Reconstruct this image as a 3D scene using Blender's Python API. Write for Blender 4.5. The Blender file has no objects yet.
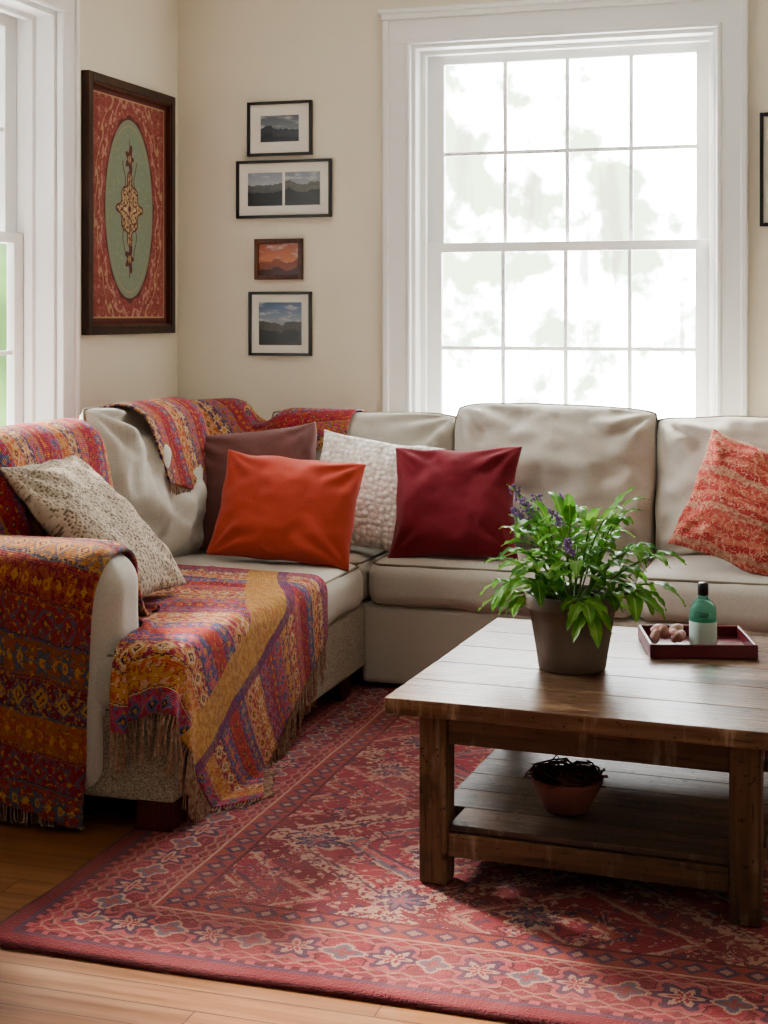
import bpy, bmesh, math, random
import numpy as np
from mathutils import Vector, Matrix, Euler, noise
random.seed(7); np.random.seed(7)
D=bpy.data; SC=bpy.context.scene
rad=math.radians

# ------------------------------------------------------------ node helpers
NT=None
def lin(c):
    c=c/255.0
    return c/12.92 if c<=0.04045 else ((c+0.055)/1.055)**2.4
def C(r,g,b): return (lin(r),lin(g),lin(b),1.0)
def setin(sock,v):
    if isinstance(v,E): NT.links.new(v.s,sock)
    elif isinstance(v,bpy.types.NodeSocket): NT.links.new(v,sock)
    else: sock.default_value=v
def M(op,a,b=None,c=None):
    n=NT.nodes.new('ShaderNodeMath'); n.operation=op
    setin(n.inputs[0],a)
    if b is not None: setin(n.inputs[1],b)
    if c is not None: setin(n.inputs[2],c)
    return E(n.outputs[0])
class E:
    def __init__(s,sock): s.s=sock
    def __add__(s,o): return M('ADD',s,o)
    def __radd__(s,o): return M('ADD',o,s)
    def __sub__(s,o): return M('SUBTRACT',s,o)
    def __rsub__(s,o): return M('SUBTRACT',o,s)
    def __mul__(s,o): return M('MULTIPLY',s,o)
    def __rmul__(s,o): return M('MULTIPLY',o,s)
    def __truediv__(s,o): return M('DIVIDE',s,o)
    def __neg__(s): return M('MULTIPLY',s,-1.0)
def absn(a): return M('ABSOLUTE',a)
def fl(a): return M('FLOOR',a)
def md(a,p): return M('FLOORED_MODULO',a,p)
def lt(a,b): return M('LESS_THAN',a,b)
def gt(a,b): return M('GREATER_THAN',a,b)
def mn(a,b): return M('MINIMUM',a,b)
def mx(a,b): return M('MAXIMUM',a,b)
def sn(a): return M('SINE',a)
def cs(a): return M('COSINE',a)
def sq(a): return M('SQRT',a)
def at2(a,b): return M('ARCTAN2',a,b)
def hyp(a,b): return sq(a*a+b*b)
def cell(a,p): return md(a,p)-p/2.0
def quant(a,s): return fl(a/s)*s
def sstep(a,lo,hi):
    n=NT.nodes.new('ShaderNodeMapRange'); n.interpolation_type='SMOOTHSTEP'
    setin(n.inputs[0],a); n.inputs[1].default_value=lo; n.inputs[2].default_value=hi
    return E(n.outputs[0])
def xyz(x,y,z=0.0):
    n=NT.nodes.new('ShaderNodeCombineXYZ')
    setin(n.inputs[0],x); setin(n.inputs[1],y); setin(n.inputs[2],z); return n.outputs[0]
def sep(v):
    n=NT.nodes.new('ShaderNodeSeparateXYZ'); NT.links.new(v,n.inputs[0])
    return E(n.outputs[0]),E(n.outputs[1]),E(n.outputs[2])
def tc(kind):
    n=NT.nodes.new('ShaderNodeTexCoord'); return n.outputs[kind]
def nz(vec,scale,detail=2.0,rough=0.5):
    n=NT.nodes.new('ShaderNodeTexNoise')
    if vec is not None: NT.links.new(vec,n.inputs['Vector'])
    n.inputs['Scale'].default_value=scale; n.inputs['Detail'].default_value=detail
    n.inputs['Roughness'].default_value=rough
    return E(n.outputs[0])
def vor(vec,scale,rand=1.0,feat='F1'):
    n=NT.nodes.new('ShaderNodeTexVoronoi'); n.feature=feat
    NT.links.new(vec,n.inputs['Vector']); n.inputs['Scale'].default_value=scale
    n.inputs['Randomness'].default_value=rand
    return E(n.outputs['Distance'])
def white(x,y=0.0):
    n=NT.nodes.new('ShaderNodeTexWhiteNoise'); n.noise_dimensions='3D'
    NT.links.new(xyz(x,y,0.37),n.inputs['Vector']); return E(n.outputs['Value'])
def mix(f,a,b,mode='MIX'):
    n=NT.nodes.new('ShaderNodeMix'); n.data_type='RGBA'; n.blend_type=mode
    setin(n.inputs[0],f); setin(n.inputs[6],a); setin(n.inputs[7],b); return n.outputs[2]
def ramp(f,stops,interp='LINEAR'):
    n=NT.nodes.new('ShaderNodeValToRGB'); cr=n.color_ramp; cr.interpolation=interp
    while len(cr.elements)>1: cr.elements.remove(cr.elements[-1])
    cr.elements[0].position=stops[0][0]; cr.elements[0].color=stops[0][1]
    for p,c in stops[1:]:
        e=cr.elements.new(p); e.color=c
    setin(n.inputs[0],f); return n.outputs[0]
def palette(f,cols):
    k=len(cols); return ramp(f,[(i/k,c) for i,c in enumerate(cols)],'CONSTANT')
def newmat(name):
    global NT
    m=D.materials.new(name); m.use_nodes=True; NT=m.node_tree
    b=NT.nodes['Principled BSDF']; return m,b
def fin(b,col,rough=0.8,bump=None,bs=0.3,bd=0.01,sheen=0.0,spec=None):
    setin(b.inputs['Base Color'],col); setin(b.inputs['Roughness'],rough)
    if sheen: b.inputs['Sheen Weight'].default_value=sheen
    if spec is not None: b.inputs['Specular IOR Level'].default_value=spec
    if bump is not None:
        n=NT.nodes.new('ShaderNodeBump'); n.inputs['Strength'].default_value=bs
        n.inputs['Distance'].default_value=bd
        setin(n.inputs['Height'],bump); NT.links.new(n.outputs[0],b.inputs['Normal'])
def simple(name,col,rough=0.6,var=0.08,scale=8,spec=None,bs=0.1):
    m,b=newmat(name); o=tc('Object'); n=nz(o,scale,4)
    dark=tuple(x*(1-var*2) for x in col[:3])+(1,)
    lt_=tuple(min(1,x*(1+var)) for x in col[:3])+(1,)
    fin(b,mix(n,dark,lt_),rough,nz(o,scale*12,2),bs,0.002,spec=spec); return m

# ------------------------------------------------------------ materials
def fabric(name,col,col2=None,scale=420,bs=0.35,mott=0.12,sheen=0.15):
    m,b=newmat(name); o=tc('Object'); x,y,z=sep(o)
    w=nz(o,scale,1)
    big=nz(o,5,4)
    c2=col2 or tuple(v*0.72 for v in col[:3])+(1,)
    c=mix(sstep(w,0.3,0.7),c2,col)
    dk=tuple(v*(1-mott*2) for v in col[:3])+(1,)
    c=mix(big*0.35,c,dk)
    fin(b,c,0.92,w*0.6+nz(o,30,3)*0.6,bs,0.004,sheen=sheen,spec=0.2)
    return m
m_sofa=fabric('sofa_linen',C(208,202,191),C(184,177,165))
m_sofa_tw=fabric('sofa_tweed',C(182,170,152),C(116,104,90),scale=230,bs=0.6)
m_pipe=fabric('sofa_piping',C(140,130,112),scale=300)
m_orange=fabric('pillow_orange',C(196,88,72),C(178,74,60),mott=0.08)
m_brown=fabric('pillow_brown',C(134,94,90),C(112,76,74))
m_maroon=fabric('pillow_maroon',C(138,50,58),C(116,38,48))

def m_white_tex():
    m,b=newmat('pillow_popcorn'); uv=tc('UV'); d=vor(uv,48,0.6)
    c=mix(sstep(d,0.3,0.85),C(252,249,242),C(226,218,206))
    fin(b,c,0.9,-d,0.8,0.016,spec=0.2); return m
m_white=m_white_tex()
def m_leop():
    m,b=newmat('pillow_speckle'); uv=tc('UV'); x,y,_=sep(uv)
    d=vor(uv,105,0.9); n=nz(uv,60,2)
    c=mix(sstep(d+n*0.5,0.45,0.8),C(118,102,90),C(186,172,154))
    fin(b,c,0.9,d,0.5,0.006,spec=0.2); return m
m_speck=m_leop()
def m_pais():
    m,b=newmat('pillow_paisley'); uv=tc('UV'); x,y,_=sep(uv)
    wob=nz(uv,10,2)*0.05
    t=y+wob+sn(x*28.0)*0.006
    band=md(t,0.13)/0.13
    base=palette(band,[C(172,70,66),C(186,100,84),C(180,80,74),C(170,126,106),C(164,60,60),C(190,110,92)])
    cx=cell(x+fl(t/0.022)*0.013,0.026); cy=cell(t,0.022); r=hyp(cx,cy*1.2)
    ring=sn(r*620.0)
    c=mix(gt(ring,0.5)*lt(r,0.012)*0.6,base,C(206,156,132))
    c=mix(lt(r,0.003),c,C(124,110,84))
    vv=nz(uv,34,2); c=mix(lt(absn(vv-0.5),0.02)*0.7,c,C(208,166,140))
    s=nz(uv,70,3); c=mix(gt(s,0.56)*0.6,c,C(150,50,56))
    fin(b,c,0.9,nz(uv,350,1),0.3,0.003,spec=0.2); return m
m_pais_=m_pais()

def blanket(name,pal,pal2,scale=1.0,accent=C(214,150,70),dark=C(60,44,70),yellow_band=None,seed=0.0):
    m,b=newmat(name); uv=tc('UV'); x,y,_=sep(uv)
    xr,yr=x,y
    x0=x+(nz(uv,5,2)-0.5)*0.05
    dn=nz(uv,14,2)
    x=x+dn*0.02; y=y+nz(uv,11,2)*0.024
    x=quant(x,0.0025); y=quant(y,0.0025)
    B=0.085*scale
    yi=fl(y/B)+seed; yf=md(y,B)/B
    n=len(pal)
    base=palette(md(yi,float(n))/n+0.01,pal)
    sec=palette(md(yi*2.0+1.0,float(len(pal2)))/len(pal2)+0.01,pal2)
    third=palette(md(yi*3.0+2.0,float(len(pal2)))/len(pal2)+0.01,pal2)
    cu=cell(x,B*0.9)/(B*0.9); cv=yf-0.5
    dm=absn(cu)+absn(cv)*1.05
    r=hyp(cu,cv); a=at2(cv,cu)
    fr=0.25+0.09*cs(a*6.0)
    c=mix(gt(nz(uv,55,2),0.54)*0.7,base,sec)
    ev=lt(md(yi,2.0),0.5)
    c=mix(ev*lt(dm,0.46)*0.7,c,sec); c=mix(ev*lt(dm,0.33),c,third)
    c=mix(ev*lt(dm,0.20),c,dark); c=mix(ev*lt(dm,0.10),c,accent)
    od=1.0-ev
    c=mix(od*lt(r,fr+0.08)*0.7,c,dark); c=mix(od*lt(r,fr+0.04),c,third)
    c=mix(od*lt(r,0.14),c,accent); c=mix(od*lt(r,0.06),c,sec)
    cu2=cell(x+B*0.45,B*0.9)/(B*0.9); r2=absn(cu2)+absn(cv)
    c=mix(od*lt(r2,0.15),c,accent)
    st=lt(yf,0.10); c=mix(st,c,sec)
    zz=absn(cell(x,B*0.22))/(B*0.22)
    c=mix(lt(absn(yf-0.05-zz*0.08),0.022),c,dark)
    c=mix(gt(nz(uv,95,2),0.57)*0.8,c,third)
    c=mix(gt(nz(uv,80,2),0.62)*0.8,c,accent)
    if yellow_band:
        lo,hi=yellow_band
        yb=gt(x0,lo)*lt(x0,hi); cc=mix(gt(nz(uv,60,3),0.5),C(214,170,96),C(198,146,76))
        cc=mix(gt(nz(uv,90,2),0.6)*0.6,cc,C(190,96,60))
        c=mix(yb*0.85,c,cc)
        yb2=gt(x0,hi)*lt(x0,hi+0.03); c=mix(yb2*0.7,c,C(104,62,110))
    w=nz(uv,500,1)
    c=mix(w*0.35,c,C(90,40,44))
    rib=sn(yr*1250.0)*0.25+sn(xr*1250.0)*0.15
    fin(b,c,0.95,w+nz(uv,90,2)+nz(uv,22,2)*1.6+rib,0.7,0.006,sheen=0.1,spec=0.15); return m
P1=[C(186,66,88),C(206,108,72),C(160,54,78),C(88,92,136),C(196,80,66),C(132,66,106)]
P2=[C(216,158,92),C(204,96,124),C(98,116,154),C(226,194,160),C(190,70,68)]
m_bl_seat=blanket('blanket_seat_weave',P1,P2,0.72,yellow_band=(0.36,0.46))
m_bl_arm=blanket('blanket_arm_weave',[C(162,98,58),C(164,64,58),C(148,50,62),C(178,114,62),C(130,46,64)],
   [C(176,60,72),C(94,102,116),C(200,148,88),C(184,94,70)],0.9,dark=C(84,60,70),seed=1.0)
m_bl_back=blanket('blanket_back_weave',[C(186,56,74),C(206,96,62),C(98,72,114),C(198,124,66),C(164,46,72)],P2,0.62,seed=2.0)
m_fringe_y=fabric('fringe_wool',C(190,160,134),C(146,104,92),scale=90)
m_fringe_d=fabric('fringe_wool_dark',C(160,136,120),C(126,96,84),scale=90)

def wood(name,c1,c2,c3,axis='x',rough=0.4,board=None,bs=0.25,spec=None,worn=0.0):
    m,b=newmat(name); o=tc('Object'); x,y,z=sep(o)
    n=NT.nodes.new('ShaderNodeObjectInfo')
    rnd=E(n.outputs['Random'])*7.0
    k=(1.5,26.0,26.0) if axis=='x' else ((26.0,1.5,26.0) if axis=='y' else (26.0,26.0,1.5))
    v=xyz(x*k[0]+rnd,y*k[1]+rnd*3.0,z*k[2])
    g=nz(v,1.0,5,0.6); g2=nz(v,4.0,3)
    v3=xyz(x*k[0]*0.25+rnd,y*k[1]*0.25,z*k[2]*0.25); g3=nz(v3,1.2,3)
    c=ramp(g,[(0.30,c1),(0.48,c2),(0.66,c3)])
    c=mix(sstep(g3,0.35,0.7)*0.5,c,c1)
    dkk=tuple(q*0.35 for q in c1[:3])+(1,)
    c=mix(lt(g2,0.36)*0.55,c,dkk)
    ov=xyz(x+rnd,y+rnd,z)
    st=nz(ov,9,4); c=mix(sstep(st,0.56,0.72)*0.5,c,dkk)
    if worn:
        kn=vor(ov,7.0,1.0); c=mix(sstep(-kn,-0.10,-0.03)*0.85,c,dkk)
        sc=nz(xyz(x*6.0+rnd,y*40.0,z),3.0,4,0.7); c=mix(sstep(sc,0.54,0.72)*worn,c,C(184,164,142))
        dt=nz(ov,60,2); c=mix(gt(dt,0.67)*0.7,c,dkk)
    fin(b,c,g*0.3+(rough-0.12),g+g2*0.5,bs,0.004,spec=spec); return m
m_tabletop=wood('table_top_wood',C(76,52,38),C(114,84,64),C(156,126,100),'x',0.32,bs=0.5,worn=0.7)
m_tabley=wood('table_rail_wood',C(62,42,28),C(94,68,46),C(126,96,70),'x',0.55,bs=0.4,worn=0.3)
m_tablez=wood('table_leg_wood',C(62,42,28),C(98,72,48),C(132,102,76),'z',0.55,bs=0.4,worn=0.3)
m_shelf=wood('table_shelf_wood',C(62,50,42),C(92,76,64),C(122,104,90),'x',0.42,worn=0.4)
m_leg=wood('sofa_leg_wood',C(50,18,16),C(76,30,26),C(94,42,34),'z',0.35)
m_frame=wood('frame_dark_wood',C(34,20,16),C(56,34,26),C(74,46,34),'z',0.35)
m_frame_o=wood('frame_walnut',C(60,30,18),C(94,48,28),C(120,66,36),'z',0.4)
m_black=simple('frame_black',C(32,30,29),0.35)
m_mat=simple('picture_mat',C(236,232,222),0.8,0.03)
m_trim=simple('trim_white_paint',C(240,239,237),0.38,0.02,3,bs=0.03)
m_wall=simple('wall_cream_paint',C(232,224,207),0.85,0.03,2.0,spec=0.2,bs=0.15)
m_ceil=simple('ceiling_paint',C(240,238,232),0.9,0.02,2)
m_pot=simple('pot_stoneware',C(124,107,96),0.7,0.15,14,bs=0.4)
m_terra=simple('terracotta',C(124,76,66),0.75,0.15,14)
m_soil=simple('soil',C(44,32,24),0.95,0.4,40,bs=1.0)
m_tray=simple('tray_lacquer',C(104,34,44),0.3,0.1,6)
m_cap=simple('bottle_cap_plastic',C(24,24,28),0.3,0.02)
m_label=simple('bottle_label_paper',C(190,210,202),0.6,0.03,30)
m_shell=simple('shell_pink',C(206,160,150),0.5,0.25,60)
m_twig=simple('twig_bark',C(94,60,46),0.8,0.2,30)
def m_glassb():
    m,b=newmat('bottle_teal_glass'); fin(b,C(140,216,194),0.05)
    b.inputs['Transmission Weight'].default_value=0.8; b.inputs['IOR'].default_value=1.2; return m
m_bottle=m_glassb()
def m_pane():
    global NT
    m=D.materials.new('window_glass'); m.use_nodes=True; NT=m.node_tree
    for n in list(NT.nodes): NT.nodes.remove(n)
    o=NT.nodes.new('ShaderNodeOutputMaterial'); t=NT.nodes.new('ShaderNodeBsdfTransparent')
    g=NT.nodes.new('ShaderNodeBsdfGlossy'); g.inputs['Roughness'].default_value=0.02
    x=NT.nodes.new('ShaderNodeMixShader'); x.inputs[0].default_value=0.05
    NT.links.new(t.outputs[0],x.inputs[1]); NT.links.new(g.outputs[0],x.inputs[2]); NT.links.new(x.outputs[0],o.inputs[0]); return m
m_glass=m_pane()
def m_leafm():
    m,b=newmat('leaf_green'); uv=tc('UV'); x,y,_=sep(uv)
    n=nz(tc('Object'),14,3)
    c=ramp(n,[(0.3,C(74,132,50)),(0.5,C(112,172,68)),(0.7,C(156,200,98))])
    c=mix(lt(absn(x-0.5),0.05)*0.6,c,C(186,216,136))
    v=gt(sn((y*2.2+absn(x-0.5))*44.0),0.8)
    c=mix(v*0.25,c,C(60,110,44))
    fin(b,c,0.4,v,0.1,0.001)
    t=NT.nodes.new('ShaderNodeBsdfTranslucent'); setin(t.inputs[0],c)
    ms=NT.nodes.new('ShaderNodeMixShader'); ms.inputs[0].default_value=0.4
    NT.links.new(b.outputs[0],ms.inputs[1]); NT.links.new(t.outputs[0],ms.inputs[2])
    NT.links.new(ms.outputs[0],NT.nodes['Material Output'].inputs[0])
    return m
m_leaf=m_leafm()
m_flower=simple('petal_purple',C(150,116,180),0.6,0.2,50)
m_stem=simple('stem_green',C(96,130,60),0.5,0.2,20)

def m_floorm():
    m,b=newmat('oak_floor'); o=tc('Object'); x,y,z=sep(o)
    W=0.083; row=fl(y/W); off=white(row)*3.0; xx=x+off
    bd=fl(xx/1.15); tone=white(row,bd)
    g=nz(xyz(xx*1.6+tone*9.0,y*34.0,0.0),1.0,5,0.6)
    c=ramp(g,[(0.25,C(112,72,44)),(0.5,C(156,108,72)),(0.78,C(186,140,98))])
    c=mix(tone*0.5,c,C(104,66,42))
    gap=lt(absn(cell(y+W/2,W)),0.0012); gap2=lt(md(xx,1.15),0.002)
    c=mix(mx(gap,gap2),c,C(40,26,18))
    fin(b,c,0.26+g*0.15,g-mx(gap,gap2)*2.0,0.15,0.003); return m
m_floor=m_floorm()

def m_rugm(hx,hy):
    m,b=newmat('persian_rug_wool'); o=tc('Object'); x,y,z=sep(o)
    dn=nz(xyz(x,y),6,3); x=x+(dn-0.5)*0.06; y=y+(nz(xyz(y,x),5,3)-0.5)*0.06
    x=quant(x,0.005); y=quant(y,0.005)
    ox_,oy_,_z=sep(o)
    ax=absn(ox_); ay=absn(oy_); e=mn(hx-ax,hy-ay)+(dn-0.5)*0.012
    RED=C(154,54,62); PINK=C(182,94,94); BEIGE=C(194,160,138); NAVY=C(56,58,84); BRICK=C(124,44,50); RUST=C(158,76,62); TEAL=C(92,106,122); DK=C(82,34,42)
    px,py=0.86,0.74
    fx=absn(cell(x+0.16,px))/(px/2); fy=absn(cell(y+0.1,py))/(py/2)
    d=(fx+fy)
    base=ramp(d/2.0,[(0,NAVY),(0.05,BEIGE),(0.08,RED),(0.19,NAVY),(0.21,PINK),(0.25,TEAL),(0.275,BEIGE),(0.29,DK),(0.30,RED),(0.415,BEIGE),(0.435,NAVY),(0.45,BEIGE),(0.52,DK),(0.53,BRICK),(0.66,PINK),(0.68,BEIGE),(0.70,RED),(0.83,NAVY),(0.855,RUST),(0.90,BEIGE),(0.92,RED)],'CONSTANT')
    c=base
    spk=lt(white(fl(x/0.01),fl(y/0.01)),0.35)
    inb=gt(d,0.84)*lt(d,1.06)
    c=mix(inb*spk,c,BRICK)
    def florets(c,P,ox,oy,R,k,cols,mask):
        cx=cell(x+ox,P); cy=cell(y+oy,P); r=hyp(cx,cy); a=at2(cy,cx)
        rr=r-cs(a*k)*R*0.22
        for t,cc in zip((1.0,0.78,0.5,0.25),cols):
            c=mix(lt(rr,R*t)*mask,c,cc)
        return c
    fieldm=gt(e,0.36)
    c=florets(c,0.155,0.05,0.03,0.036,4.0,(DK,PINK,NAVY,BEIGE),gt(white(fl((x+0.05)/0.155),fl((y+0.03)/0.155)),0.35))
    c=florets(c,0.31,0.1,0.02,0.066,8.0,(BEIGE,NAVY,TEAL,PINK),gt(white(fl((x+0.1)/0.31),fl((y+0.02)/0.31)),0.3))
    vn=nz(xyz(x,y),17,1); c=mix(lt(absn(vn-0.5),0.012)*0.8,c,BEIGE)
    vn2=nz(xyz(y,x),15,1); c=mix(lt(absn(vn2-0.42),0.012)*0.8,c,NAVY)
    q1=absn(cell(x,0.052)); q2=absn(cell(y,0.052)); rn=white(fl(x/0.052),fl(y/0.052)+5.0)
    c=mix(lt(q1+q2,0.011)*gt(rn,0.5),c,BEIGE); c=mix(lt(q1+q2,0.013)*lt(rn,0.25),c,NAVY)
    bc=mix(gt(nz(xyz(x,y),9,2),0.5),RED,BRICK)
    bc=mix(lt(absn(nz(xyz(x,y),22,1)-0.5),0.015)*0.7,bc,PINK)
    s=e-0.18
    bc2=bc
    P=0.2
    isx=lt(hy-ay,hx-ax)
    tt=x*isx+y*(1.0-isx)
    cu=cell(tt,P); r=hyp(cu,s); a=at2(s,cu); rr=r-cs(a*6.0)*0.013
    for t,cc in ((0.074,DK),(0.066,PINK),(0.05,NAVY),(0.03,BEIGE),(0.014,RED)): bc2=mix(lt(rr,t),bc2,cc)
    cu=cell(tt+P/2,P); r=hyp(cu,s); a=at2(s,cu); dd=r-cs(a*4.0)*0.008
    for t,cc in ((0.038,BEIGE),(0.029,TEAL),(0.014,RUST)): bc2=mix(lt(dd,t),bc2,cc)
    sp2=absn(absn(s)-0.075); bc2=mix(lt(absn(sp2-0.004-absn(cell(tt,0.05))*0.5),0.004)*0.5,bc2,BEIGE)
    c=mix(fieldm,bc2,c)
    def stripe(c,a0,a1,col): return mix(gt(e,a0)*lt(e,a1),c,col)
    c=stripe(c,0.275,0.36,RUST)
    c=mix(gt(e,0.285)*lt(e,0.35)*lt(absn(e-0.318),absn(cell(tt,0.06))),c,NAVY)
    c=mix(gt(e,0.285)*lt(e,0.35)*lt(absn(e-0.318)+absn(cell(tt+0.03,0.06)),0.014)*0.7,c,BEIGE)
    c=stripe(c,0.275,0.283,BEIGE); c=stripe(c,0.35,0.36,DK)
    c=stripe(c,0.065,0.08,PINK); c=mix(gt(e,0.065)*lt(e,0.08)*lt(md(tt,0.04),0.02),c,DK)
    c=stripe(c,0.052,0.065,NAVY); c=stripe(c,-1.0,0.052,BRICK); c=stripe(c,-1.0,0.012,DK)
    wv=nz(o,200,1); wear=nz(o,3.0,4)
    c=mix(0.14,c,C(146,72,76))
    c=mix(wv*0.55,c,C(108,54,60)); c=mix(sstep(wear,0.4,0.8)*0.35,c,C(180,118,114))
    sm=nz(o,26,3); c=mix(sstep(sm,0.5,0.75)*0.45,c,C(134,58,64))
    fin(b,c,0.95,wv+nz(o,60,2)*0.4,0.7,0.006,sheen=0.1,spec=0.15); return m

def m_paintm(hw,hh):
    m,b=newmat('painting_canvas'); uv=tc('UV'); x,y,_=sep(uv)
    RED=C(146,80,74); GR=C(128,140,122); GOLD=C(178,150,116); DK=C(100,54,52); PK=C(182,138,124)
    n=nz(uv,22,3)
    c=mix(sstep(n,0.4,0.6),RED,C(134,68,64))
    rr=hyp(x/0.215,y/0.375)
    a=at2(y/0.375,x/0.215)
    scroll=sn(a*16.0+sn(rr*20.0)*1.6)*0.06
    vn=nz(uv,30,2)
    c=mix(lt(absn(vn-0.5),0.014)*0.45,c,PK)
    c=mix(lt(absn(rr-1.2+scroll*0.8),0.03)*gt(nz(uv,50,1),0.42)*0.8,c,PK)
    c=mix(lt(absn(rr-1.38-scroll*0.8),0.018)*0.8,c,GOLD)
    dots=hyp(cell(x,0.06),cell(y,0.06)); c=mix(lt(dots,0.008)*gt(rr,1.1)*0.8,c,PK)
    c=mix(lt(rr,1.04+scroll*0.3),c,DK); c=mix(lt(rr,1.0),c,GR)
    c=mix(lt(absn(rr-0.93),0.01)*0.5,c,GOLD)
    c=mix(gt(nz(uv,60,2),0.6)*lt(rr,0.9)*0.3,c,C(164,168,136))
    d=absn(x)/0.115+absn(y)/0.165; wob=cs(y*90.0)*0.10+cs(x*110.0)*0.06
    lace=nz(uv,75,1)
    c=mix(lt(d,1.0+wob),c,DK); c=mix(lt(d,0.88+wob)*gt(lace,0.45),c,GOLD); c=mix(lt(d,0.45+wob),c,DK)
    c=mix(lt(d,0.36+wob)*gt(lace,0.45),c,C(206,182,146))
    c=mix(lt(hyp(x,y),0.028),c,GOLD); c=mix(lt(hyp(x,y),0.014),c,DK)
    fy=absn(y)-0.21; c=mix(lt(hyp(x,fy*0.6),0.030+0.010*cs(at2(fy,x)*5.0)),c,DK)
    c=mix(lt(hyp(x,fy*0.7),0.012),c,GOLD)
    c=mix(lt(absn(x),0.003)*lt(absn(y),0.29),c,DK)
    c=mix(lt(absn(absn(x)-0.05-sn(y*40.0)*0.012),0.003)*lt(absn(absn(y)-0.13),0.07),c,DK)
    e=mn(hw-absn(x),hh-absn(y))
    c=mix(lt(e,0.035),c,DK); c=mix(lt(absn(e-0.035),0.003),c,GOLD)
    fin(b,c,0.7,nz(uv,300,1),0.2,0.002,spec=0.3); return m
def m_photo(name,sky1,sky2,land,land2,seed=0.0,hor=0.0):
    m,b=newmat(name); uv=tc('UV'); x,y,_=sep(uv)
    rid=nz(xyz(x+seed,seed),14,4)*0.10-0.05+hor
    sky=mix(sstep(y,-0.04,0.09),sky2,sky1)
    sky=mix(sstep(nz(xyz(x*1.0,y*3.0+seed),14,3),0.5,0.7)*0.5,sky,C(225,225,222))
    la=mix(nz(xyz(x,y*2.0+seed),40,4),land,land2)
    c=mix(lt(y,rid),sky,la)
    c=mix(lt(y,rid-0.035),c,tuple(q*0.5 for q in land[:3])+(1,))
    fin(b,c,0.25); return m

# ------------------------------------------------------------ mesh helpers
def link(o): SC.collection.objects.link(o); return o
def mesh_obj(name,verts,faces,mat=None,smooth=False,uvs=None):
    me=D.meshes.new(name); me.from_pydata([tuple(v) for v in verts],[],faces); me.update()
    if uvs is not None:
        l=me.uv_layers.new(name='UVMap')
        for lp in me.loops: l.data[lp.index].uv=uvs[lp.vertex_index]
    if smooth:
        for p in me.polygons: p.use_smooth=True
    o=D.objects.new(name,me)
    if mat: me.materials.append(mat)
    return link(o)
def bm_obj(name,bm,mat,smooth=False,loc=(0,0,0)):
    me=D.meshes.new(name); bm.to_mesh(me); bm.free()
    if smooth:
        for p in me.polygons: p.use_smooth=True
    if mat: me.materials.append(mat)
    o=D.objects.new(name,me); o.location=loc; return link(o)
def addbox(bm,x0,x1,y0,y1,z0,z1,bev=0.0,seg=2):
    t=bmesh.new(); bmesh.ops.create_cube(t,size=1.0)
    for v in t.verts: v.co=Vector(((x0+x1)/2+v.co.x*(x1-x0),(y0+y1)/2+v.co.y*(y1-y0),(z0+z1)/2+v.co.z*(z1-z0)))
    if bev>0: bmesh.ops.bevel(t,geom=list(t.edges),offset=bev,segments=seg,profile=0.5,affect='EDGES')
    me=D.meshes.new('tmp'); t.to_mesh(me); t.free(); bm.from_mesh(me); D.meshes.remove(me)
def boxes(name,lst,mat,bev=0.0,seg=2,loc=None):
    x0=sum((b[0]+b[1])/2 for b in lst)/len(lst); y0=sum((b[2]+b[3])/2 for b in lst)/len(lst); z0=sum((b[4]+b[5])/2 for b in lst)/len(lst)
    bm=bmesh.new()
    for b in lst: addbox(bm,b[0]-x0,b[1]-x0,b[2]-y0,b[3]-y0,b[4]-z0,b[5]-z0,bev,seg)
    return bm_obj(name,bm,mat,False,(x0,y0,z0))
def box(name,*a,mat=None,bev=0.0,seg=2): return boxes(name,[a],mat,bev,seg)
def lathe(name,prof,mat,seg=48,loc=(0,0,0)):
    vs=[];fs=[];n=len(prof)
    for i in range(seg):
        a=2*math.pi*i/seg
        for r,z in prof: vs.append((r*math.cos(a),r*math.sin(a),z))
    for i in range(seg):
        j=(i+1)%seg
        for k in range(n-1): fs.append((i*n+k,j*n+k,j*n+k+1,i*n+k+1))
    o=mesh_obj(name,vs,fs,mat,True); o.location=loc; return o
def group(name,parts,loc=(0,0,0),rotz=0.0):
    e=D.objects.new(name,None); e.empty_display_size=0.1; link(e); e.location=loc
    for p in parts: 
        p.parent=e; p.matrix_parent_inverse=Matrix.Translation(Vector(loc)).inverted()
    e.rotation_euler=(0,0,rotz)
    return e
def curve(name,polys,depth,mat,cyclic=False,res=2,radii=None):
    cu=D.curves.new(name,'CURVE'); cu.dimensions='3D'; cu.bevel_depth=depth; cu.bevel_resolution=res
    for pi,p in enumerate(polys):
        s=cu.splines.new('POLY'); s.points.add(len(p)-1)
        for i,q in enumerate(p): 
            s.points[i].co=(q[0],q[1],q[2],1)
            if radii: s.points[i].radius=radii[i]
        s.use_cyclic_u=cyclic
    cu.materials.append(mat); o=D.objects.new(name,cu); return link(o)

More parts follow.
